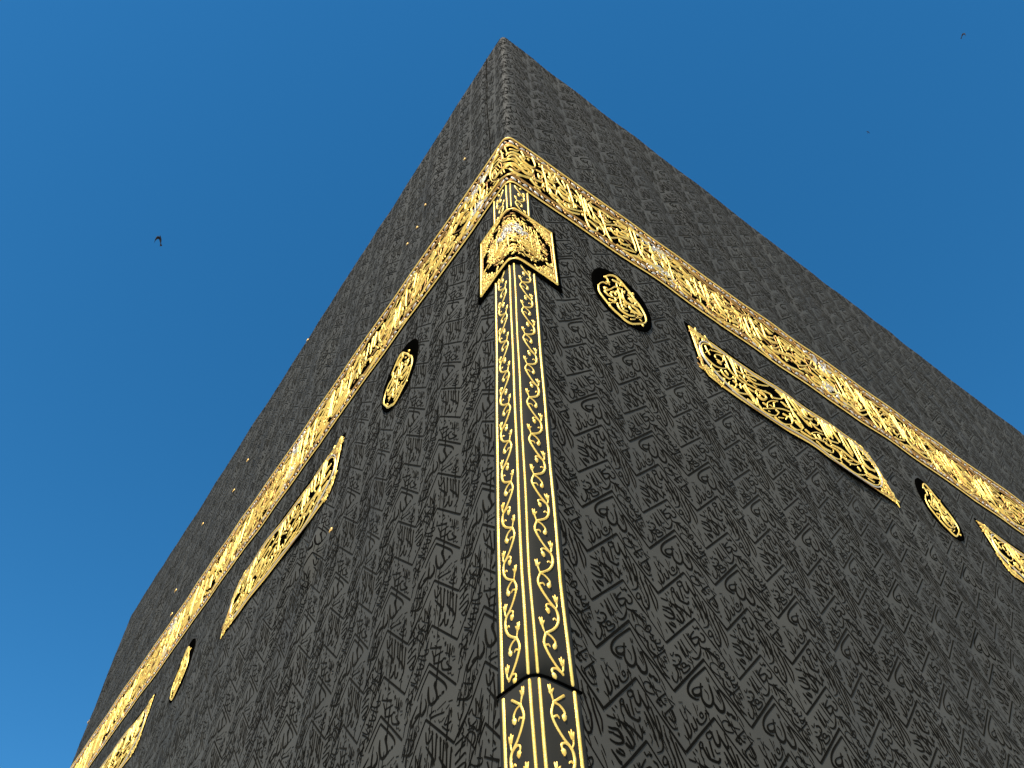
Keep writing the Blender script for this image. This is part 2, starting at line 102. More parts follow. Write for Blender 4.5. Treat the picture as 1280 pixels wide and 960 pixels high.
 'CART': '1923 -1694 181 1913 -1804 247 1961 -1853 290 2041 -1865 221 2144 -1803 143 2206 -1743 107 2210 -1695 194/1987 -1615 188 1991 -1677 210 2008 -1728 232/1949 -1749 78 2013 -1672 76 2051 -1615 76/2060 -1621 118 2140 -1569 130 2217 -1533 145/2067 -1522 309 2090 -1557 308/2090 -1700 203 2091 -1661 107 2153 -1598 160 2201 -1586 309 2208 -1632 121 2135 -1728 140 2094 -1722 299/2093 -1761 268 2139 -1751 269/1988 -1870 101 1956 -1944 175 1991 -1965 181 2069 -1911 99 2109 -1849 89/2090 -1876 269 2107 -1925 289 2169 -1926 181 2231 -1867 117/2154 -1839 337 2176 -1872 336/2029 -2008 125 2114 -1968 126/2235 -1545 235 2241 -1632 225 2241 -1734 272 2281 -1779 301 2355 -1786 263 2450 -1764 237 2571 -1736 220 2626 -1708 180/2289 -1515 266 2314 -1574 230 2323 -1684 211 2337 -1774 216/2337 -1503 209 2345 -1615 184 2330 -1729 161/2384 -1532 112 2394 -1603 111/2462 -1517 229 2461 -1603 220 2455 -1684 211/2367 -1649 242 2464 -1626 305 2553 -1661 287 2658 -1620 192 2789 -1548 180/2510 -1526 411 2528 -1537 411/2510 -1591 157 2622 -1531 186 2682 -1525 242/2522 -1620 175 2621 -1597 176/2383 -1701 264 2462 -1730 264/2168 -1963 81 2139 -2021 170 2183 -2048 204/2229 -1905 293 2264 -1927 182 2215 -2012 198 2261 -2002 224/2327 -1868 249 2314 -1939 247/2170 -2021 286 2222 -2054 239 2324 -2003 152 2410 -1940 217 2454 -1968 296 2472 -2038 269/2293 -1807 150 2280 -1879 149/2374 -1858 256 2398 -1913 255 2445 -1963 254 2452 -2006 213/2450 -1826 303 2492 -1832 234 2546 -1804 113 2580 -1742 119/2549 -1827 221 2555 -1871 260 2612 -1866 130 2687 -1788 127 2650 -1765 267 2601 -1776 204/2348 -2057 222 2440 -2038 224/2629 -1731 141 2723 -1661 143/2594 -1916 436 2627 -1916 437/2519 -1909 140 2507 -2002 138/2412 -1805 284 2442 -1905 295 2487 -1992 295 2537 -2063 293 2631 -2044 191 2716 -1997 118 2782 -1915 105/2531 -1840 122 2571 -1761 127 2645 -1744 312 2675 -1785 170 2616 -1852 170 2549 -1851 281/2648 -1704 214 2714 -1681 243 2773 -1675 319 2778 -1722 268/2883 -1544 375 2920 -1568 375 2934 -1622 137 2852 -1681 193 2769 -1716 226/2883 -1544 306 2954 -1543 330 2967 -1598 313/2636 -1946 145 2667 -1863 110 2742 -1785 130 2831 -1734 165/2761 -1797 156 2743 -1870 155/2569 -2005 154 2675 -1930 156 2784 -1854 180 2882 -1809 237 2958 -1792 274/2755 -1898 307 2782 -1915 307/2987 -1519 261 2988 -1634 268 2998 -1752 301 3031 -1839 317 3057 -1942 303/3042 -1531 328 3067 -1616 329 3110 -1712 325/3105 -1524 335 3137 -1591 332 3178 -1664 330/2889 -1705 320 2961 -1729 274 3072 -1688 227 3178 -1664 248/3126 -1561 125 3196 -1511 126/2898 -1711 366 2935 -1734 365/2688 -2039 298 2732 -2067 286 2805 -2053 170 2899 -1989 105 2926 -1923 227 2906 -1889 311/2831 -1905 349 2874 -1911 303 2838 -1971 134/2943 -1827 347 2952 -1918 343/2749 -1997 139 2820 -1960 140/2869 -2032 303 2921 -2044 215 3010 -1997 117 3064 -1925 108/2970 -1929 310 3024 -1964 310/2968 -1907 365 3037 -1908 366/3005 -1735 200 2996 -1839 198/3226 -1554 308 3241 -1658 331 3348 -1609 193/3136 -1706 180 3250 -1664 151 3357 -1591 125/3261 -1530 290 3283 -1591 288/3335 -1529 292 3373 -1554 186 3455 -1484 109/3411 -1554 293 3449 -1578 228 3405 -1646 101 3342 -1676 157/3215 -1524 268 3233 -1524 268/2995 -2029 316 3064 -2031 289 3140 -2016 202 3223 -1961 123 3220 -1916 315/3075 -1953 401 3137 -1971 402/3184 -1759 325 3240 -1795 242 3237 -1748 281/3288 -1688 426 3344 -1724 425 3435 -1713 348/3227 -1876 105 3321 -1801 130 3428 -1755 162/3466 -1516 227 3479 -1622 216 3483 -1743 231 3512 -1809 236/3513 -1509 255 3516 -1621 261 3528 -1725 268/3570 -1534 346 3591 -1597 334 3592 -1658 295/3248 -1933 302 3335 -1900 305 3423 -1867 307/3200 -2011 306 3288 -2024 240 3418 -1976 191/3314 -1842 363 3326 -1894 361/3344 -1906 78 3404 -1831 79/3076 -1735 277 3150 -1782 277 3196 -1812 276/3222 -2002 313 3277 -2037 288 3372 -2011 185 3468 -1961 110 3502 -1892 153/3557 -1523 298 3560 -1623 321 3580 -1709 337/3633 -1498 344 3654 -1611 345 3693 -1685 342/3691 -1484 297 3701 -1541 295/3386 -1908 305 3466 -1892 307 3547 -1875 309/3471 -1780 244 3554 -1763 221 3646 -1727 201/3374 -2055 230 3453 -2040 189 3550 -1991 117 3594 -1929 250 3565 -1864 329/3519 -1834 242 3629 -1811 293 3732 -1830 335 3826 -1843 281 3969 -1814 270 4114 -1809 296/3547 -1875 328 3621 -1900 328/3749 -1522 260 3749 -1623 278 3769 -1734 292 3816 -1789 291/3798 -1528 252 3827 -1598 250 3846 -1685 247/3740 -1691 309 3817 -1691 344 3855 -1716 344/3905 -1496 287 3914 -1604 284 3922 -1710 281 3931 -1814 276 3938 -1939 271/3984 -1547 266 3981 -1673 272 3989 -1778 295 4056 -1821 295/3945 -1495 192 3953 -1604 190/3534 -2048 364 3588 -2060 355 3670 -2067 303 3765 -2049 206 3891 -1980 153 3957 -1928 133/3622 -1923 327 3696 -1947 260 3807 -1902 152 3892 -1838 122/3650 -1941 158 3769 -1878 160/3816 -1932 284 3835 -1967 283/3921 -1856 435 3948 -1922 431 4014 -1941 345 4111 -1906 253/3928 -2004 251 4003 -2005 252/3919 -1974 204 4004 -1958 206/3932 -1692 197 4040 -1661 199/3990 -1704 164 4099 -1673 165/3969 -1790 392 4027 -1827 349 4125 -1791 230/3996 -1905 325 4102 -1900 327',
 'OVAL': '822 -1760 182 817 -1852 220 839 -1905 296 870 -1950 310 891 -1983 308/894 -1991 331 932 -2028 330 980 -2056 329 1033 -2089 328 1096 -2075 206 1176 -2005 160 1243 -1936 137 1279 -1874 147 1284 -1806 241 1266 -1737 309 1231 -1671 352 1198 -1636 347 1169 -1573 348 1123 -1515 367 1077 -1456 370 1024 -1438 312 961 -1489 171 902 -1570 145/916 -1556 252 935 -1583 188 932 -1631 103 912 -1662 150 880 -1671 144 843 -1718 95 820 -1773 93/1192 -1557 434 1199 -1562 434/1215 -1669 426 1223 -1673 426/895 -1959 393 902 -1963 393/1216 -1989 271 1219 -1998 271/876 -1752 218 886 -1786 207 941 -1722 117 1002 -1631 145 1051 -1618 246/876 -1807 308 902 -1836 310 949 -1824 239 998 -1799 145 1031 -1736 167 1007 -1693 292/943 -1765 205 978 -1731 401 988 -1765 320/992 -1538 278 1042 -1524 312 1097 -1529 333/1051 -1470 235 1089 -1479 152 1059 -1565 89/1030 -1547 152 1030 -1649 152 1031 -1736 147 1027 -1858 153 1037 -1933 170/1079 -1592 154 1068 -1701 171 1078 -1779 286 1134 -1771 218 1179 -1741 173/1034 -1723 292 1057 -1766 318 1099 -1792 273 1179 -1741 148 1195 -1693 271 1152 -1667 326/980 -1891 166 988 -1957 220 1029 -1982 244 1083 -1975 174 1144 -1931 141/1037 -1933 161 1078 -1917 161/1052 -1846 188 1073 -1859 188/1109 -1826 274 1125 -1864 314 1181 -1856 271 1230 -1844 262/1146 -1792 246 1193 -1793 256 1218 -1823 255 1239 -1836 255/1021 -2030 202 1061 -2014 203/1090 -2019 91 1144 -1972 92/1158 -1939 77 1223 -1882 78/931 -1894 237 953 -1895 237/1134 -1684 390 1160 -1715 389/908 -1894 276 915 -1898 276/916 -1939 63 973 -1866 64/1140 -1600 132 1155 -1609 132/1181 -1898 73 1244 -1810 74',
}
CF = {"R": [[0.60987, -4.07928], [0.46454, -0.02928], [-0.00789, -0.8386], [0.0019, 0.00136], [-0.00438, -0.00533], [-0.00544, 0.00465]], "L": [[0.83855, -4.10256], [0.47419, -0.0281], [-0.02435, -0.82821], [0.0028, 0.00188], [-0.00499, -0.00913], [0.0002, 0.00955]]}
# ------------------------------------------------------------------ the draped wall surface
# u: metres along the cloth from the near corner (positive to the right, negative to the left); z: metres from the belt's top edge
AL = 0.0458
LD = np.array([math.sin(AL), math.cos(AL)])
LW, RW = 13.2, 12.0
CORN = {'front': np.array([0., 0.]), 'left': LD*LW, 'right': np.array([RW, 0.]), 'back': LD*LW + np.array([RW, 0.3])}
LOOP = [('back', 'left'), ('left', 'front'), ('front', 'right'), ('right', 'back')]
ULEN = {}
def seg_u():
    d = {}
    d[1] = (-LW, 0.0); d[2] = (0.0, RW)
    lb = np.linalg.norm(CORN['back'] - CORN['left']); rb = np.linalg.norm(CORN['back'] - CORN['right'])
    d[0] = (-LW - lb, -LW); d[3] = (RW, RW + rb)
    return d
SEG = seg_u()
UMIN, UMAX = SEG[0][0], SEG[3][1]
BREAKS = [-LW, 0.0, RW]
RAD = [0.16, 0.068, 0.16]
def _raw(u):
    """point and outward normal on the sharp-cornered outline"""
    P = np.zeros(u.shape + (2,)); N = np.zeros_like(P)
    for k, (a, b) in enumerate(LOOP):
        A, B = CORN[a], CORN[b]; u0, u1 = SEG[k]
        t = (B - A)/np.linalg.norm(B - A); n = np.array([t[1], -t[0]])
        m = (u >= u0 - 1e9*(k == 0)) & (u <= u1 + 1e9*(k == 3))
        if k: m &= u > u0
        P[m] = A + (u[m, None] - u0)*t; N[m] = n
    return P, N
def fold(u, z):
    """soft folds of the hanging cloth, metres outwards"""
    d = 0.010*np.sin(1.7*u + 0.35*z + 1.3*np.sin(0.45*z)) + 0.007*np.sin(3.9*u - 0.8*z + 0.6)*np.cos(0.7*z + u*0.31)
    d += 0.0045*np.sin(9.3*u + 0.9*z + 1.5*np.sin(0.8*z + 0.5*u))*(0.6 + 0.4*np.sin(0.7*u + z)) + 0.0035*np.sin(6.5*u - 2.6*z + 2.0*np.sin(0.9*u))
    d += 0.006*np.exp(-((np.mod(u + 0.5, 1.94) - 0.97)/0.05)**2)*np.sin(0.8*z)       # joins of the cloth widths
    up = np.clip(z/1.2, 0, 1)
    d += up*(1-0.8*np.clip(z/3.05, 0, 1))*(0.013*np.sin(5.2*u + 2.6*z + np.sin(1.3*u)) + 0.008*np.sin(11*u + 3.1*z))
    d += up*(1-0.8*np.clip(z/3.05, 0, 1))*(0.014*np.sin(4.4*u + 1.1*z + 0.8*np.sin(2*z)) + 0.010*np.sin(7.3*u - 0.5*z + 1.0))
    d += 0.006*np.sin(6.1*u + 2.3*z)*np.clip((u + 12)/14, 0, 1)
    d *= 1 - 0.65*np.exp(-((z + 0.475)/0.75)**4)     # the belt is stiff
    d *= 1 - 0.55*np.clip((z - 1.8)/1.2, 0, 1)      # and the rim is drawn tight over the parapet
    # one deep crease under the long panel on the left wall
    for (cu, cz, hu, hz, a) in ((-2.93, -2.75, 0.085, 0.28, 0.050), (-3.25, -2.55, 0.10, 0.22, -0.028), (-2.78, -3.0, 0.10, 0.35, -0.020), (-3.6, -2.5, 0.09, 0.2, 0.02)):
        d += a*np.exp(-((u - cu - 0.18*(z - cz))/hu)**2 - ((z - cz)/hz)**2)
    near = np.clip(np.abs(u)/0.6, 0, 1)          # taut at the corner
    return d*near*near*(3 - 2*near)
ZR = 3.125; RR = 0.07
def surf(u, z, off=0.0):
    u = np.asarray(u, float); z = np.asarray(z, float); u, z = np.broadcast_arrays(u, z)
    off = np.broadcast_to(np.asarray(off, float), u.shape)
    P, N = _raw(u)
    for c, r in zip(BREAKS, RAD):
        m = np.abs(u - c) < r
        if m.any():
            t = ((u[m] - c + r)/(2*r))[:, None]
            A, NA = _raw(np.array([c - r])); B, NB = _raw(np.array([c + r])); K, _ = _raw(np.array([c - 1e-9]))
            P[m] = (1-t)**2*A + 2*t*(1-t)*K + t*t*B
            n = (1-t)*NA + t*NB; N[m] = n/np.linalg.norm(n, axis=1)[:, None]
    th = np.clip((z - ZR)/RR, 0, math.pi/2)
    zz = np.where(z > ZR, ZR + RR*np.sin(th), z); inn = np.where(z > ZR, RR*(1 - np.cos(th)), 0)
    lean = 0.004*np.clip(-z - 5, 0, 4)           # the skirt flares a little
    o = fold(u, z) + lean - inn + off*np.cos(th)
    X = P + N*o[..., None]
    return np.concatenate([X, (zz + off*np.sin(th) + Z0)[..., None]], -1)
UTOP = ZR + RR*math.pi/2

# ------------------------------------------------------------------ strokes
def slim(w_): return 0.0215*np.tanh(w_/0.0215)
def catmull(p, sub):
    p = np.asarray(p, float)
    if len(p) < 3 or sub < 2:
        return p if sub < 2 else np.array([p[0] + (p[-1]-p[0])*t for t in np.linspace(0, 1, sub + 1)]) if len(p) == 2 else p
    q = np.vstack([2*p[0]-p[1], p, 2*p[-1]-p[-2]]); o = []
    for i in range(len(p)-1):
        a, b, c, d = q[i:i+4]
        for k in range(sub):
            t = k/sub
            o.append(0.5*((2*b) + (c-a)*t + (2*a-5*b+4*c-d)*t*t + (3*b-a-3*c+d)*t**3))
    o.append(p[-1]); return np.array(o)
def ribbon(p, prof, caps=True, wide=1.0):
    """p: n x 3 (u, z, width) -> (n*k) x 3 (u, z, height fraction), quads; prof: list of (side, height)"""
    uz = p[:, :2]; wd = np.maximum(p[:, 2], 0.002)*wide
    t = np.gradient(uz, axis=0); t /= np.maximum(np.linalg.norm(t, axis=1), 1e-9)[:, None]
    nrm = np.stack([-t[:, 1], t[:, 0]], -1)
    if caps:   # rounded ends
        uz = np.vstack([uz[0] - t[0]*wd[0]*0.42, uz, uz[-1] + t[-1]*wd[-1]*0.42])
        nrm = np.vstack([nrm[0], nrm, nrm[-1]]); wd = np.r_[wd[0]*0.35, wd, wd[-1]*0.35]
        hs_ = np.r_[0.3, np.ones(len(p)), 0.3]
    else: hs_ = np.ones(len(p))
    k = len(prof); V = np.zeros((len(uz), k, 4))
    for j, (s, h) in enumerate(prof):
        V[:, j, :2] = uz + nrm*(wd*s/2)[:, None]; V[:, j, 2] = h*hs_; V[:, j, 3] = wd
    i = np.arange(len(uz)-1)[:, None]; j = np.arange(k-1)[None, :]
    a = (i*k + j).ravel(); F = np.stack([a, a+1, a+k+1, a+k], -1)
    return V.reshape(-1, 4), F
ROUND = [(-1, -0.25), (-0.72, 0.62), (0, 1.0), (0.72, 0.62), (1, -0.25)]
def stitch(g, p, off, h=0.62, hmax=0.022, mi=0, sub=3, wide=0.88, prof=ROUND):
    """a raised, rounded embroidery stroke lying on the cloth"""
    V, F = ribbon(catmull(p, sub), prof, wide=wide)
    hh = np.minimum(V[:, 3]*h, hmax)
    g.add(surf(V[:, 0], V[:, 1], off + V[:, 2]*hh), F, mi)
def sheet(g, us, zs, off, mi=0):
    """a rectangle grid of cloth, us x zs"""
    U, Z = np.meshgrid(us, zs, indexing='ij'); v = surf(U, Z, off).reshape(-1, 3)
    i = np.arange(len(us)-1)[:, None]; j = np.arange(len(zs)-1)[None, :]; a = (i*len(zs) + j).ravel()
    F = np.stack([a, a+len(zs), a+len(zs)+1, a+1], -1); g.add(v, F, mi)
def patch(g, fu, rows, thick_off, base_off, mi=0, cols=14):
    """a patch given, for each z in rows, by its u-interval fu(z); flat top plus a rim down to the cloth"""
    t = np.linspace(0, 1, cols); U = []; Z = []; O = []
    for z in rows:
        a, b = fu(z); uu = a + (b-a)*t
        U.append(np.r_[uu[0], uu, uu[-1]]); Z.append(np.full(cols+2, z)); O.append(np.r_[base_off, np.full(cols, thick_off), base_off])
    U = np.array(U); Z = np.array(Z); O = np.array(O)
    U = np.vstack([U[0], U, U[-1]]); Z = np.vstack([Z[0], Z, Z[-1]]); O = np.vstack([np.full(cols+2, base_off), O, np.full(cols+2, base_off)])
    nr, nc = U.shape; v = surf(U, Z, O).reshape(-1, 3)
    i = np.arange(nr-1)[:, None]; j = np.arange(nc-1)[None, :]; a = (i*nc + j).ravel()
    F = np.stack([a, a+1, a+nc+1, a+nc], -1); g.add(v, F, mi)
def decode(s):
    o = []
    for st in s.split('/'):
        a = [float(x) for x in st.split()]; o.append(np.array(a).reshape(-1, 3))
    return o
def dec(s): # u, z in mm ; width in 0.1 mm
    o = []
    for st in s.split('/'):
        a = np.array([int(x) for x in st.split()], float).reshape(-1, 3); a[:, :2] /= 1000; a[:, 2] /= 10000; o.append(a)
    return o
UR, UL, BELT, CART, OVAL = dec(DATA['UR']), dec(DATA['UL']), dec(DATA['BELT']), dec(DATA['CART']), dec(DATA['OVAL'])
for L_ in (BELT, CART, OVAL):
    for st in L_: st[:, 2] = slim(st[:, 2])
CFR = np.array(CF['R']); CFL = np.array(CF['L'])

# the hair-fine strokes between the large letters of the repeat
_r = np.random.default_rng(3)
def hatch(data, n, slope):
    for k0, k1 in ((0, .36), (.36, .715), (.715, 1.0)):
        for _ in range(n):          # falling lane
            a = _r.uniform(.03, .44); f = _r.uniform(.14, .9); j = k0 + (k1-k0)*f + .6*a; l = _r.uniform(.03, .075); s = slope*_r.uniform(.5, 1.6)
            data.append(np.array([(a, j, .0028), (a + l*.6, j + l*s*.5, .0042), (a + l, j + l*s, .0026)]))
        for _ in range(n//3):       # box of the rising lane
            a = -_r.uniform(.04, .46); f = _r.uniform(.2, .85); j = k0 + (k1-k0)*f - .6*a; l = _r.uniform(.03, .06); s = slope*_r.uniform(1.0, 2.6)
            data.append(np.array([(a, j, .0028), (a + l*.5, j + l*s*.4, .004), (a + l*.8, j + l*s, .0026)]))
hatch(UR, 14, 1.1); hatch(UL, 13, 1.9)
# ------------------------------------------------------------------ the building
def empty(name, loc=(0, 0, 0)):
    o = bpy.data.objects.new(name, None); o.location = loc; sc.collection.objects.link(o); return o
def tag(o, label=None, cat=None, group=None, kind=None):
    for k, v in (('label', label), ('category', cat), ('group', group), ('kind', kind)):
        if v: o[k] = v
    return o
B = tag(empty('draped_building'), 'cube-shaped stone building hung with black lettered silk cloth and a gold belt', 'building')

STEP = 0.045; WIDEN = 1.22
def wovenwork(g, data, cs, sgn, ulen, mi):
    """the woven lettering of the cloth: one repeat, laid out on the lattice"""
    J0 = np.array([[cs[1, 0], cs[1, 1]], [cs[2, 0], cs[2, 1]]])      # unit -> metres at the reference cell
    Ji = np.linalg.inv(J0)
    lods = []
    for sub, prof in ((2, [(-1, 0.0), (0, 1.0), (1, 0.0)]), (1, [(-1, 0.5), (1, 0.5)])):
        VV = []; FF = []; n = 0
        for st in data:
            q = st.copy(); q[:, :2] = q[:, :2] @ J0; q[:, 2] = q[:, 2]*WIDEN + 0.0004
            V, F = ribbon(catmull(q, sub), prof, caps=False)
            V[:, :2] = V[:, :2] @ Ji; VV.append(V); FF.append(F + n); n += len(V)
        lods.append((np.concatenate(VV), np.concatenate(FF)))
    for i in range(-2, 30):
        for j in range(-9, 4):
            V, F = lods[0] if (i < 6 and j > -5) else lods[1]
            I = V[:, 0] + i; J = V[:, 1] + j
            Ic = np.clip(I, -1, 8); Jc = np.clip(J, -2.6, 1.6)
            B6 = np.stack([np.ones_like(I), Ic, Jc, Ic*Ic, Ic*Jc, Jc*Jc], -1)
            P = B6 @ cs
            P[:, 0] += (I - Ic)*0.484; P[:, 1] += (I - Ic)*0.0
            P[:, 1] -= (J - Jc)*0.84
            ok = (P[:, 0] > -0.01) & (P[:, 0] < ulen - 0.03) & (P[:, 1] < UTOP - 0.05)
            fk = ok[F].all(1)
            fk &= P[F[:, 0], 1] > -7.2
            if not fk.any(): continue
            Fk = F[fk]; used, invx = np.unique(Fk.ravel(), return_inverse=True)
            p = P[used]; g.add(surf(sgn*p[:, 0], p[:, 1], 0.0022 + V[used, 2]*0.0016), invx.reshape(-1, 4), mi)

def wall(k, lo, hi, data=None, cs=None, sgn=1):
    g = Geo(); n = int((hi-lo)/STEP) if data is not None else 60
    us = np.linspace(lo, hi, n + 1)
    for c, r in zip(BREAKS, RAD):
        us = np.r_[us, c + np.linspace(-r, r, 13)]
    us = np.unique(np.round(us[(us >= lo - 1e-9) & (us <= hi + 1e-9)], 5))
    zs = np.r_[np.linspace(-8.62, ZR, 250 if data is not None else 60), ZR + RR*np.linspace(0.2, math.pi/2, 7)]
    sheet(g, us, zs, 0.0, 0)
    if data is not None: wovenwork(g, data, cs, sgn, LW if sgn < 0 else RW, 1)
    return link('cloth_wall', g.mesh('cloth_wall'), [M_CLOTH, M_WOVEN], B)
wl = wall(1, -LW, 0.0, UL, CFL, -1); wr = wall(2, 0.0, RW, UR, CFR, 1)
wall(0, UMIN, -LW); wall(3, RW, UMAX)

# roof slab just inside the rim, and the marble plinth
def prism(pts, z0, z1):
    g = Geo(); p = np.array(pts); c = p.mean(0); n = len(p)
    v = [(*a, z0) for a in p] + [(*a, z1) for a in p]
    f = [(i, (i+1) % n, n+(i+1) % n, n+i) for i in range(n)] + [(0, 3, 2, 1), (4, 5, 6, 7)]
    g.add(v, f); return g
corn = [CORN['front'], CORN['right'], CORN['back'], CORN['left']]
def inset(d):
    c = sum(corn)/4; return [a + (c-a)/np.linalg.norm(c-a)*d for a in corn]
link('roof', prism(inset(0.20), ZR + Z0 - 0.3, ZR + RR + Z0 - 0.012).mesh('roof', False), [M_MARBLE], B)
link('plinth', prism(inset(-0.42), 0.0, 0.42).mesh('plinth', False), [M_MARBLE], B)

# a stitched seam running up the left face above the belt, from the belt to the roof
g = Geo()
stitch(g, np.array([(-0.27, 0.02, .012), (-0.285, 0.5, .013), (-0.31, 1.4, .013), (-0.325, 2.3, .012), (-0.335, 3.0, .012), (-0.335, 3.15, .012)]), 0.002, h=0.5, sub=6)
link('seam', g.mesh('seam'), [M_WOVEN], B)

# ------------------------------------------------------------------ gold belt
rng = np.random.default_rng(7)
H = 0.95
g = Geo()
us = np.unique(np.round(np.r_[np.arange(UMIN, UMAX, 0.06), UMAX, np.linspace(-.06, .06, 13), -LW + np.linspace(-.17, .17, 13), RW + np.linspace(-.17, .17, 13)], 4))
vz = np.array([0.0, 0.004, -H + 0.004]); 
prof = [(0.0, -0.002), (0.0, 0.013)] + [(z, 0.013) for z in np.linspace(-0.06, -H+0.06, 18)] + [(-H, 0.013), (-H, -0.002)]
U, K = np.meshgrid(us, np.arange(len(prof)), indexing='ij')
pz = np.array([a[0] for a in prof])[K]; po = np.array([a[1] for a in prof])[K]
v = surf(U, pz, po).reshape(-1, 3); nr, nc = U.shape
i = np.arange(nr-1)[:, None]; j = np.arange(nc-1)[None, :]; a = (i*nc + j).ravel()
g.add(v, np.stack([a, a+1, a+nc+1, a+nc], -1))
belt = link('embroidered_belt', g.mesh('belt'), [M_BLACK], B)
tag(belt, 'wide black belt embroidered with gold script running around the building')
OB = 0.013
# borders: gold edge cords, beads of silver and gold between them
def cord(g, z, w_, lo, hi, off, mi=0, step=0.12, h=0.5):
    uu = np.unique(np.round(np.r_[np.arange(lo, hi, step), hi, np.clip(np.linspace(-.06, .06, 9), lo, hi)], 4))
    stitch(g, np.stack([uu, np.full_like(uu, z), np.full_like(uu, w_)], -1), off, mi=mi, sub=1, h=h)
lo, hi = -LW + 0.1, RW - 0.1
g = Geo()
for side in (0, 1):
    zz = (lambda t: -t) if side == 0 else (lambda t: -H + t)
    cord(g, zz(0.014), 0.017, lo, hi, OB, 0)
    cord(g, zz(0.038), 0.007, lo, hi, OB, 1)
    cord(g, zz(0.150), 0.010, lo, hi, OB, 1)
    cord(g, zz(0.172), 0.012, lo, hi, OB, 1)
    u0 = lo; k = 0
    while u0 < hi:
        c = u0 + 0.04; zc = zz(0.098 + rng.normal(0, .004)); s = 1 if k % 2 else -1
        # a slanted silver lozenge, then a small gold leaf pair
        q_ = rng.uniform(.75, 1.1)
        stitch(g, np.array([(c-0.022*q_, zc+0.018*s, .022), (c, zc, .044), (c+0.022*q_, zc-0.018*s, .022)]), OB, mi=2, sub=1, h=.28, wide=.8)
        if rng.random() < .6: stitch(g, np.array([(c+.05, zc+rng.uniform(-.02, .02), .02), (c+.066, zc+rng.uniform(-.02, .02), .016)]), OB, mi=2, sub=1)
        stitch(g, np.array([(c-.04, zc-.03*s, .012), (c-.01, zc-.032*s, .016), (c+.01, zc-.024*s, .01)]), OB, mi=1, sub=1)
        stitch(g, np.array([(c+.04, zc+.03*s, .012), (c+.01, zc+.032*s, .016), (c-.01, zc+.024*s, .01)]), OB, mi=1, sub=1)
        stitch(g, np.array([(c+0.045, zc+0.024, .012), (c+0.058, zc+0.004, .020)]), OB, mi=1, sub=1)
        stitch(g, np.array([(c+0.072, zc-0.024, .012), (c+0.062, zc-0.006, .020)]), OB, mi=1, sub=1)
        u0 += 0.118; k += 1
tag(link('border', g.mesh('border'), [M_GOLD, M_OLDGOLD, M_SILVER], belt))
# script
FR = []                                        # places of the frames between two inscriptions
g = Geo()
def put(data, du, lo_, hi_, zmul=1.0, off=OB, jig=0.0, mi=0, wide=0.9):
    for n_, st in enumerate(data):
        m = st[:, 0].mean()
        if m < lo_ or m >= hi_: continue
        p = st.copy(); p[:, 0] += du
        if p[:, 0].min() < lo or p[:, 0].max() > hi: continue
        stitch(g, p, off + (n_ % 5)*0.0016, mi=mi, wide=wide)
put(BELT, 0.0, -1, 4.35)
for k in range(1, 3):
    put(BELT, 3.85*k, 0.5, 4.35)
for k in range(1, 5):
    put(BELT, -3.85*k - 0.85, 0.5, 4.35)
for du_, sh_ in ((1.93, 0), (-5.8, 0), (-9.0, 0), (5.9, 0), (-1.95, 0), (9.2, 0), (-12.6, 0)):
    for n_, st in enumerate(BELT):
        p = st.copy(); p[:, 0] += du_; p[:, 1] = -0.475 - (p[:, 1] + 0.475)*0.96; p[:, 2] *= .62
        if p[:, 0].min() < lo or p[:, 0].max() > hi: continue
        stitch(g, p, OB - .002, mi=n_ % 2, sub=2, h=.8)  # thin under-layer for density; alternate brown strokes paint shading into the gaps
# filler: small vowel marks and dots that crowd the gaps
def marks(n, ulo, uhi, zlo, zhi, off, mi=0, size=0.035, wid=0.014):
    for _ in range(n):
        u_, z_ = rng.uniform(ulo, uhi), rng.uniform(zlo, zhi); a0 = rng.uniform(0, 6.28); s = size*rng.uniform(.6, 1.4); kk = rng.uniform(-2, 2)
        pts = []
        for t in (0, .5, 1):
            an = a0 + kk*t; pts.append((u_ + s*t*math.cos(an), z_ + s*t*math.sin(an), wid*rng.uniform(.7, 1.2)))
        stitch(g, np.array(pts), off, mi=mi, sub=1)
marks(int(34*(hi-lo)), lo, hi-.05, -0.75, -0.20, OB - .001)
def frame(c):
    for s in (-1, 1):
        p = [(c + s*0.03 + s*a, -0.475 + b, .018) for a, b in ((.30, .27), (.12, .25), (.05, .16), (.08, .05), (.0, 0), (.08, -.05), (.05, -.16), (.12, -.25), (.30, -.27))]
        stitch(g, np.array(p), OB + .006, sub=3)
frames = [1.72, 4.05, 8.1, -0.45, -4.2, -8.0]
script = link('gold_script', g.mesh('script'), [M_GOLD, M_OLDGOLD], belt)
for c in frames:
    g = Geo()
    frame(c)
    for s in (-1, 1):
        for _ in range(30):
            a = abs(rng.normal(0, .10)); z_ = s*rng.uniform(.14, .30)
            u_ = c + rng.uniform(-1, 1)*(abs(z_)-.05)*0.9
            an = rng.uniform(0, 6.28); L_ = .045
            stitch(g, np.array([(u_, -.475+z_, .012), (u_+L_*math.cos(an), -.475+z_+L_*math.sin(an), .016), (u_+L_*math.cos(an)+L_*.6*math.cos(an+1.4), -.475+z_+L_*math.sin(an)+L_*.6*math.sin(an+1.4), .010)]), OB + .004, mi=1, sub=1)
    tag(link('dividing_frame', g.mesh('frames'), [M_GOLD, M_SILVER], belt))

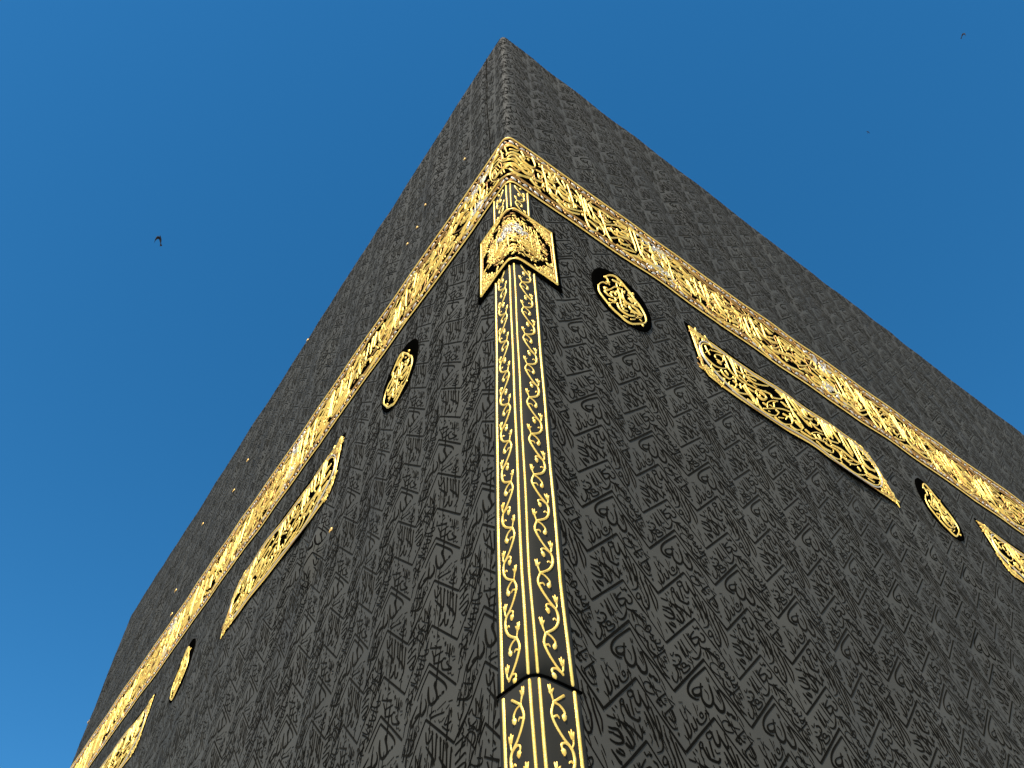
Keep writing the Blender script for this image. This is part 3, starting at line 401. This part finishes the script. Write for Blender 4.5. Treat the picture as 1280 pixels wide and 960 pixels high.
# ------------------------------------------------------------------ long panels (cartouches)
def poly_u(pts):
    """u-interval of a convex outline at height z"""
    P = np.array(pts)
    def f(z):
        xs = []
        for i in range(len(P)):
            a, b = P[i], P[(i+1) % len(P)]
            if (a[1]-z)*(b[1]-z) <= 1e-12 and abs(a[1]-b[1]) > 1e-9:
                xs.append(a[0] + (b[0]-a[0])*(z-a[1])/(b[1]-a[1]))
        return (min(xs), max(xs)) if xs else (P[:, 0].mean(),)*2
    return f
def inside(P, u, z):
    P = np.array(P); c = False
    for i in range(len(P)):
        a, b = P[i], P[i-1]
        if (a[1] > z) != (b[1] > z) and u < (b[0]-a[0])*(z-a[1])/(b[1]-a[1]) + a[0]: c = not c
    return c
def long_panel(du, flip=False):
    """parallelogram-like panel with two opposite points; du shifts it along the wall"""
    global g
    rim = [(1.800, -1.412), (2.12, -1.440), (4.02, -1.440), (4.14, -1.50), (4.21, -1.62), (4.262, -2.170), (3.95, -2.150), (2.02, -2.155), (1.88, -2.12), (1.825, -2.02)]
    X_ = (lambda a: 6.08 - a + du) if flip else (lambda a: a + du)
    rim = [(X_(a), b) for a, b in rim]
    # flat patch with a rim: built row by row, the two points are the slivers at the top left and bottom right
    g = Geo(); zs = np.unique(np.r_[np.linspace(-1.413, -2.169, 40), [a[1] for a in rim if -2.168 < a[1] < -1.414]])
    patch(g, poly_u(rim), zs, 0.010, -0.002, cols=60)
    pan = link('long_panel', g.mesh('long_panel'), [M_BLACK], B)
    g = Geo(); off = 0.010
    inn = [(1.838, -1.462), (2.10, -1.470), (4.01, -1.462), (4.125, -1.52), (4.19, -1.64), (4.226, -2.134), (3.96, -2.128), (2.03, -2.135), (1.895, -2.10), (1.850, -2.01), (1.838, -1.462)]
    for k in (0, 1):
        q = [(X_(a), b) for a, b in inn]; c = np.array([3.04 + du, -1.80])
        if k: q = [tuple(c + (np.array(p)-c)*np.array([.988, .945])) for p in q]
        for a, b in zip(q[:-1], q[1:]):
            L_ = np.hypot(a[0]-b[0], a[1]-b[1]); m = max(2, int(L_/.12)); tt = np.linspace(0, 1, m)
            stitch(g, np.array([(a[0]+(b[0]-a[0])*t, a[1]+(b[1]-a[1])*t, .016) for t in tt]), off, mi=k, sub=1)
    # arabesques filling the two points
    def fill(poly, n):
        k = 0; P = np.array(poly); lo_, hi_ = P.min(0), P.max(0)
        while k < n:
            u_, z_ = rng.uniform(lo_, hi_)
            if not inside(P, u_, z_): continue
            k += 1; an = rng.uniform(0, 6.28); L_ = rng.uniform(.02, .04); cu = rng.uniform(-1.6, 1.6)
            pts = [(u_, z_, .014), (u_+L_*math.cos(an), z_+L_*math.sin(an), .020), (u_+L_*math.cos(an)+L_*math.cos(an+cu), z_+L_*math.sin(an)+L_*math.sin(an+cu), .010)]
            stitch(g, np.array([(X_(a), b, c) for a, b, c in pts]), off, mi=int(rng.random() < .25), sub=1, wide=.8)
    fill([(1.84, -1.45), (2.12, -1.475), (1.99, -1.50), (1.91, -1.58), (1.865, -1.72)], 60)
    fill([(1.85, -1.86), (1.885, -1.98), (1.96, -2.05), (2.06, -2.10), (1.92, -2.10), (1.86, -2.03)], 55)
    fill([(4.24, -2.14), (3.97, -2.12), (4.09, -2.06), (4.165, -1.96), (4.19, -1.80)], 60)
    fill([(4.02, -1.475), (4.12, -1.53), (4.18, -1.64), (4.19, -1.74), (4.13, -1.60)], 40)
    link('gold_edging', g.mesh('edging'), [M_GOLD, M_OLDGOLD], pan)
    g = Geo()
    def oval_line(sc_, w_, mi):
        L_ = [(2.16, -1.495), (2.02, -1.525), (1.93, -1.62), (1.888, -1.749), (1.90, -1.86), (1.973, -1.955), (2.069, -2.03), (2.20, -2.085)]
        R_ = [(3.86, -2.085), (3.99, -2.07), (4.09, -2.01), (4.16, -1.901), (4.182, -1.779), (4.15, -1.66), (4.07, -1.553), (3.96, -1.495)]
        c = np.array([3.04, -1.79]); 
        for S_ in (L_, R_):
            q = [tuple(c + (np.array(p)-c)*sc_) for p in S_]
            stitch(g, np.array([(X_(a), b, w_) for a, b in q]), off + .001, mi=mi)
        for z_ in (-1.495, -2.085):
            zz = c[1] + (z_-c[1])*sc_[1]; uu = np.linspace(2.16, 3.96, 20)
            stitch(g, np.array([(a + du, zz, w_*.8) for a in uu]), off, mi=mi, sub=1)
    oval_line(np.array([1, 1]), .014, 1); oval_line(np.array([.985, .93]), .011, 0)
    link('silver_outline', g.mesh('outline'), [M_GOLD, M_SILVER], pan)
    g = Geo()
    for n_, st in enumerate(CART):
        p = st.copy(); p[:, 0] += du; stitch(g, p, off + (n_ % 5)*.0014)
    marks(34, 2.05 + du, 4.0 + du, -2.03, -1.55, off, size=.03, wid=.012)
    link('gold_script', g.mesh('script'), [M_GOLD], pan)
    return pan
for du in (0.0, 4.12): long_panel(du)
for du in (-6.985, -11.975): long_panel(du, True)

# ------------------------------------------------------------------ oval medallions
def medallion(cu, cz=-1.74, sx=1.0):
    global g
    g = Geo(); a_, b_ = 0.292*sx, 0.362
    def fu(z):
        t = (z-cz)/b_; w_ = a_*max(0.0, 1-abs(t)**2.3)**0.47; return (cu - w_, cu + w_)
    patch(g, fu, cz + b_*np.sin(np.linspace(-math.pi/2, math.pi/2, 34)), 0.012, -0.002, cols=20)
    med = link('oval_medallion', g.mesh('medallion'), [M_BLACK], B)
    g = Geo()
    for n_, st in enumerate(OVAL):
        p = st.copy(); p[:, 0] = (p[:, 0]-1.063)*sx + cu; p[:, 1] += cz + 1.742
        stitch(g, p, 0.012 + (n_ % 4)*.0016, h=.5, wide=1.05)
    marks(20, cu-.17, cu+.17, cz-.2, cz+.2, 0.012, size=.03, wid=.014)
    link('gold_script', g.mesh('script'), [M_GOLD], med)
for c in (1.063, 5.10, 9.25, -1.62, -6.55, -11.4): medallion(c)

# ------------------------------------------------------------------ corner band with vines
def cx(z):
    return -0.018 + 0.022*np.clip((-z - 4.9)/0.7, 0, 1.5)
def band_piece(z0, z1, dx=0.0, off=0.0045):
    """z0 top, z1 bottom"""
    global g
    g = Geo(); zs = np.linspace(z0, z1, max(3, int((z0-z1)/.1)))
    patch(g, lambda z: (cx(z)+dx-0.226, cx(z)+dx+0.226), zs, off, -0.002, cols=30)
    band = link('corner_band', g.mesh('band'), [M_STRIPCLOTH], B)
    g = Geo(); lz = np.linspace(z0-0.012, z1+0.012, max(3, int((z0-z1)/.12)))
    for x_ in (-0.194, -0.0225, 0.0225, 0.196):
        wob = 0.0015*np.sin(lz*7 + x_*40)
        stitch(g, np.stack([cx(lz)+dx+x_+wob, lz, np.full_like(lz, .0185)], -1), off, mi=0, sub=1, h=.5)
    link('gold_cord', g.mesh('cord'), [M_GOLD], band)
    g = Geo(); PER = 0.306
    ph = -4.594
    n0 = int((ph - z0)/PER) - 2
    stem = [(-.030, 0), (-.046, .05), (-.030, .092), (.004, .134), (.040, .165), (.047, .21), (.026, .259), (-.030, .306)]
    for s in (-1, 1):
        k = -40
        while True:
            zt = ph - k*PER; k += 1
            if zt > z0 + PER: continue
            if zt < z1 - 0.02: break
            jx, jz = rng.normal(0, .0018), rng.normal(0, .003)
            def L(pts, sub=3, h=.5, clip=False):
                pp = [(cx(zt-b) + dx + s*(0.112 + a) + (0 if clip else jx) + rng.normal(0, .0009), zt - b + (0 if clip else jz*.4), c*rng.uniform(.92, 1.1)) for a, b, c in pts]; n_all = len(pp)
                pp = [p for p in pp if z1 + .006 < p[1] < z0 - .006]
                if len(pp) > 1 and (clip or len(pp) == n_all): stitch(g, np.array(pp), off, sub=sub, h=h, wide=1.02)
            L([(a, b, c) for (a, b), c in zip(stem, (.011, .012, .012, .011, .012, .013, .012, .011))], clip=True)
            # curl with a ball end towards the outer side
            L([(-.030, 0, .009), (-.002, .004, .009), (.019, .024, .010), (.016, .048, .008)]); L([(.016, .042, .021), (.013, .054, .021)], 1)
            # three-lobed bud on the inner side, pointing up
            L([(-.030, 0, .006), (-.036, -.018, .008), (-.044, -.042, .013)]); 
            L([(-.044, -.036, .016), (-.052, -.066, .007)], 1); L([(-.043, -.036, .014), (-.040, -.072, .005)], 1); L([(-.042, -.036, .014), (-.027, -.060, .006)], 1)
            # mirrored pair half a turn below
            L([(.036, .160, .009), (.006, .150, .009), (-.013, .164, .010), (-.006, .188, .008)]); L([(-.007, .182, .020), (-.004, .194, .020)], 1)
            L([(.038, .160, .007), (.047, .142, .008), (.046, .118, .013)]); L([(.046, .122, .015), (.056, .092, .006)], 1); L([(.045, .122, .014), (.043, .086, .005)], 1); L([(.044, .122, .014), (.030, .098, .006)], 1)
            # short spurs
            L([(-.038, .062, .008), (-.020, .050, .009), (-.010, .058, .006)], 2); L([(.047, .222, .008), (.026, .214, .009), (.018, .224, .005)], 2)
    link('gold_vine', g.mesh('vine'), [M_GOLD], band)
    return band
band_piece(-0.93, -1.42, 0.0)
band_piece(-2.15, -5.412, 0.0, 0.0045)
band_piece(-5.418, -8.60, 0.004, 0.0050)
g = Geo(); stitch(g, np.array([(-.235, -5.398, .016), (-.1, -5.41, .014), (0, -5.413, .014), (.1, -5.414, .014), (.237, -5.42, .016)]), 0.006, h=.5)
link('seam', g.mesh('seam'), [M_BLACK], B)

# ------------------------------------------------------------------ square panel folded round the corner
g = Geo()
pz = np.linspace(-1.383, -2.235, 26)
patch(g, lambda z: (-0.425, 0.428), pz, 0.016, -0.002, cols=44)
sq = link('corner_panel', g.mesh('corner_panel'), [M_BLACK], B)
g = Geo(); OFF = 0.016; RC = 0.350; CZ = -1.805; CU = 0.005
def edge(pts, w_, mi=0, n=14):
    for a, b in zip(pts[:-1], pts[1:]):
        stitch(g, np.array([(a[0]+(b[0]-a[0])*t, a[1]+(b[1]-a[1])*t, w_) for t in np.linspace(0, 1, n)]), OFF, mi=mi, sub=1)
edge([(-.385, -1.42), (.385, -1.42), (.385, -2.18), (-.385, -2.18), (-.385, -1.42)], .020)
edge([(-.362, -1.443), (.362, -1.443), (.362, -2.157), (-.362, -2.157), (-.362, -1.443)], .009, 1)
k = 0
while k < 400:
    u_, z_ = rng.uniform(-.355, .355), rng.uniform(-2.15, -1.45)
    if math.hypot(u_-CU, z_-CZ) < RC + .022: continue
    k += 1; an = rng.uniform(0, 6.28); L_ = rng.uniform(.014, .026); cu = rng.uniform(-2, 2)
    stitch(g, np.array([(u_, z_, .010), (u_+L_*math.cos(an), z_+L_*math.sin(an), .014), (u_+L_*math.cos(an)+L_*math.cos(an+cu), z_+L_*math.sin(an)+L_*math.sin(an+cu), .009)]), OFF, mi=int(rng.random() < .15), sub=1)
link('gold_edging', g.mesh('edging'), [M_GOLD, M_OLDGOLD], sq)
g = Geo()
R2 = RC - .028
th = np.linspace(0, 2*math.pi, 60)
# round inscription: pieces of the traced writing wrapped on the disc, upright, in three rows
def disc_rows():
    for src, du, dz, k_ in ((OVAL, 0, 0, 1.0),):
        for n_, st in enumerate(src[7:]):
            p = st.copy(); p[:, 0] = CU + (p[:, 0]-1.063)*1.12; p[:, 1] = CZ + (p[:, 1]+1.742)*.80 - .04
            if np.hypot(p[:, 0]-CU, p[:, 1]-CZ).max() < R2 - .01: stitch(g, p, OFF + .002 + (n_ % 4)*.0015, wide=.7)
disc_rows()
for n_, st in enumerate(BELT):
    for (sx, du, dz) in ((.42, -.30, .05), (.42, -1.1, -.02), (.42, -1.35, .0), (.42, -.62, -.06)):
        p = st.copy(); p[:, 0] = p[:, 0]*sx + du + .25; p[:, 1] = (p[:, 1]+.475)*.62 + CZ + dz; p[:, 2] *= .42
        if np.hypot(p[:, 0]-CU, p[:, 1]-CZ).max() < R2 - .012: stitch(g, p, OFF + (n_ % 4)*.0015, sub=2, wide=.75, mi=1 if (n_ % 3 == 0) else 0)
k = 0
while k < 230:   # small leaves round the rim of the disc
    a = rng.uniform(0, 6.28); r = R2*(1 - .42*rng.random()**1.3) - .012; k += 1
    u_, z_ = CU + r*math.cos(a), CZ + r*math.sin(a); an = rng.uniform(0, 6.28); L_ = rng.uniform(.012, .022); cu = rng.uniform(-2, 2)
    stitch(g, np.array([(u_, z_, .009), (u_+L_*math.cos(an), z_+L_*math.sin(an), .013), (u_+L_*math.cos(an)+L_*math.cos(an+cu), z_+L_*math.sin(an)+L_*math.sin(an+cu), .008)]), OFF, mi=int(rng.random() < .3), sub=1)
link('gold_script', g.mesh('script'), [M_GOLD, M_OLDGOLD], sq)
g = Geo()
k = 0
while k < 60:   # the silver knot in the middle of the disc
    a = rng.uniform(0, 6.28); r = rng.uniform(0, 1)**.5
    u_, z_ = .14*r*math.cos(a) + CU, CZ + .05 + .085*r*math.sin(a) - .25*abs(.14*r*math.cos(a))
    k += 1; an = rng.uniform(.9, 2.2); L_ = rng.uniform(.02, .035)
    stitch(g, np.array([(u_, z_, .007), (u_+L_*math.cos(an), z_+L_*math.sin(an), .010), (u_+1.7*L_*math.cos(an+.5), z_+1.7*L_*math.sin(an+.5), .006)]), OFF + .008, sub=1)
link('silver_knot', g.mesh('knot'), [M_SILVER], sq)

# ------------------------------------------------------------------ small brass hooks on the cloth
def hook(u_, z_, r=0.028):
    m = bpy.data.meshes.new('hook'); g2 = Geo(); n, k = 14, 8
    a = np.linspace(0, 2*math.pi, n, endpoint=False)[:, None]; b = np.linspace(0, 2*math.pi, k, endpoint=False)[None, :]
    rr = r + 0.006*np.cos(b); U_ = u_ + rr*np.sin(a)*.8; Z_ = z_ + rr*np.cos(a)*1.3; O_ = 0.016 + 0.006*np.sin(b) + 0*a
    v = surf(U_, Z_, O_).reshape(-1, 3); I, J = np.meshgrid(np.arange(n), np.arange(k), indexing='ij')
    F = np.stack([I*k+J, I*k+(J+1) % k, ((I+1) % n)*k+(J+1) % k, ((I+1) % n)*k+J], -1).reshape(-1, 4)
    g2.add(v, F); 
    V, F2 = ribbon(np.array([(u_, z_+1.3*r, .010), (u_, z_+1.3*r+.03, .014)]), ROUND); g2.add(surf(V[:, 0], V[:, 1], .004 + V[:, 2]*.012), F2)
    return link('brass_hook', g2.mesh('hook'), [M_BRASS], B)
for a, b in [(-0.75, 0.96), (-1.55, 1.26), (-1.74, 1.06), (-1.96, 1.03), (-2.56, -2.74), (-6.63, 1.72), (-6.97, 1.4), (-8.55, 1.98), (-8.95, 0.95), (-8.49, 0.22), (-5.2, 3.05), (-13.14, .9), (-13.1, -0.35)]:
    hook(a, b, 0.009 if a > -5 else 0.013)

# ------------------------------------------------------------------ birds
def unproject(x, y, d):
    v = FX*1.0 + RX*(x-640)/FPX - UX*(y-480)/FPX; v /= np.linalg.norm(v); return np.array(CAM) + v*d
def bird_mesh(flap, fold_):
    """body along +x, wings along y"""
    g2 = Geo(); xs = np.array([-.17, -.13, -.05, .03, .09, .12, .15, .175]); rs = np.array([.012, .02, .042, .045, .034, .024, .024, .004])
    b = np.linspace(0, 2*math.pi, 10, endpoint=False)
    v = np.array([[x, r*math.cos(t), r*.85*math.sin(t)] for x, r in zip(xs, rs) for t in b])
    F = [(i*10+j, i*10+(j+1) % 10, (i+1)*10+(j+1) % 10, (i+1)*10+j) for i in range(7) for j in range(10)]
    g2.add(v, F)
    # fan tail
    g2.add([(-.15, -.018, 0.004), (-.15, .018, .004), (-.27, .05, 0), (-.27, -.05, 0), (-.15, -.018, -.006), (-.15, .018, -.006), (-.27, .05, -.004), (-.27, -.05, -.004)],
           [(0, 1, 2, 3), (7, 6, 5, 4), (0, 3, 7, 4), (1, 5, 6, 2), (3, 2, 6, 7)])
    body = g2
    wings = []
    for s in (-1, 1):
        gw = Geo(); st = np.array([.02, .12, .22, .31, .37]); ch = np.array([.12, .13, .11, .075, .02]); sw = np.array([0, .03, .0, -.06, -.13])*fold_
        vv = []; 
        for y, c, x in zip(st, ch, sw):
            zc = y*math.sin(flap); yy = s*y*math.cos(flap)
            for fx, tz in ((.5, 0), (.2, .012*c/.12), (-.2, .008*c/.12), (-.5, 0), (-.2, -.004), (.2, -.006)): vv.append((.03 + x + fx*c, yy, zc + tz))
        gw.add(vv, [(i*6+j, i*6+(j+1) % 6, (i+1)*6+(j+1) % 6, (i+1)*6+j) for i in range(4) for j in range(6)])
        wings.append(gw)
    return body, wings
def bird(px, py, d, rot, flap, fold_, label, size=1.0):
    e = tag(empty('bird', unproject(px, py, d)), label, 'bird', 'birds flying in the sky')
    e.rotation_euler = rot; e.scale = (size,)*3
    b, ws = bird_mesh(flap, fold_); bm_ = link('body', b.mesh('body'), [M_BIRD], e)
    for w_ in ws: link('wing', w_.mesh('wing'), [M_BIRD], e)
    return e
def face(ax, ay, az):
    """orientation from a picture-plane heading: body axis along ax*R+ay*U, back towards the viewer's up"""
    h = RX*ax + UX*ay; h /= np.linalg.norm(h); nrm = -FX; y = np.cross(nrm, h); M_ = Matrix((h, y, nrm)).transposed()
    return (M_.to_4x4() @ Matrix.Rotation(az, 4, 'X')).to_euler()
bird(200.5, 299.5, 38, face(-.08, 1, 0), 1.25, 1.6, 'dark bird gliding in the open sky left of the building, the largest of the birds')
bird(1202.8, 44, 75, face(.35, 1, 0), 1.2, 1.8, 'tiny dark bird high in the sky near the top right corner')
bird(1085, 165.3, 170, face(.6, 1, 0), 0.2, 1.5, 'barely visible speck of a bird in the sky above the right roof edge')

# ------------------------------------------------------------------ plaza
g = Geo(); n = 41; xs = np.sign(np.linspace(-1, 1, n))*np.abs(np.linspace(-1, 1, n))**3*900
X, Y = np.meshgrid(xs, xs, indexing='ij'); v = np.stack([X, Y, 0*X], -1).reshape(-1, 3)
i = np.arange(n-1)[:, None]; j = np.arange(n-1)[None, :]; a = (i*n+j).ravel()
g.add(v, np.stack([a, a+n, a+n+1, a+1], -1))
tag(link('ground', g.mesh('ground', False), [M_MARBLE]), kind='structure')
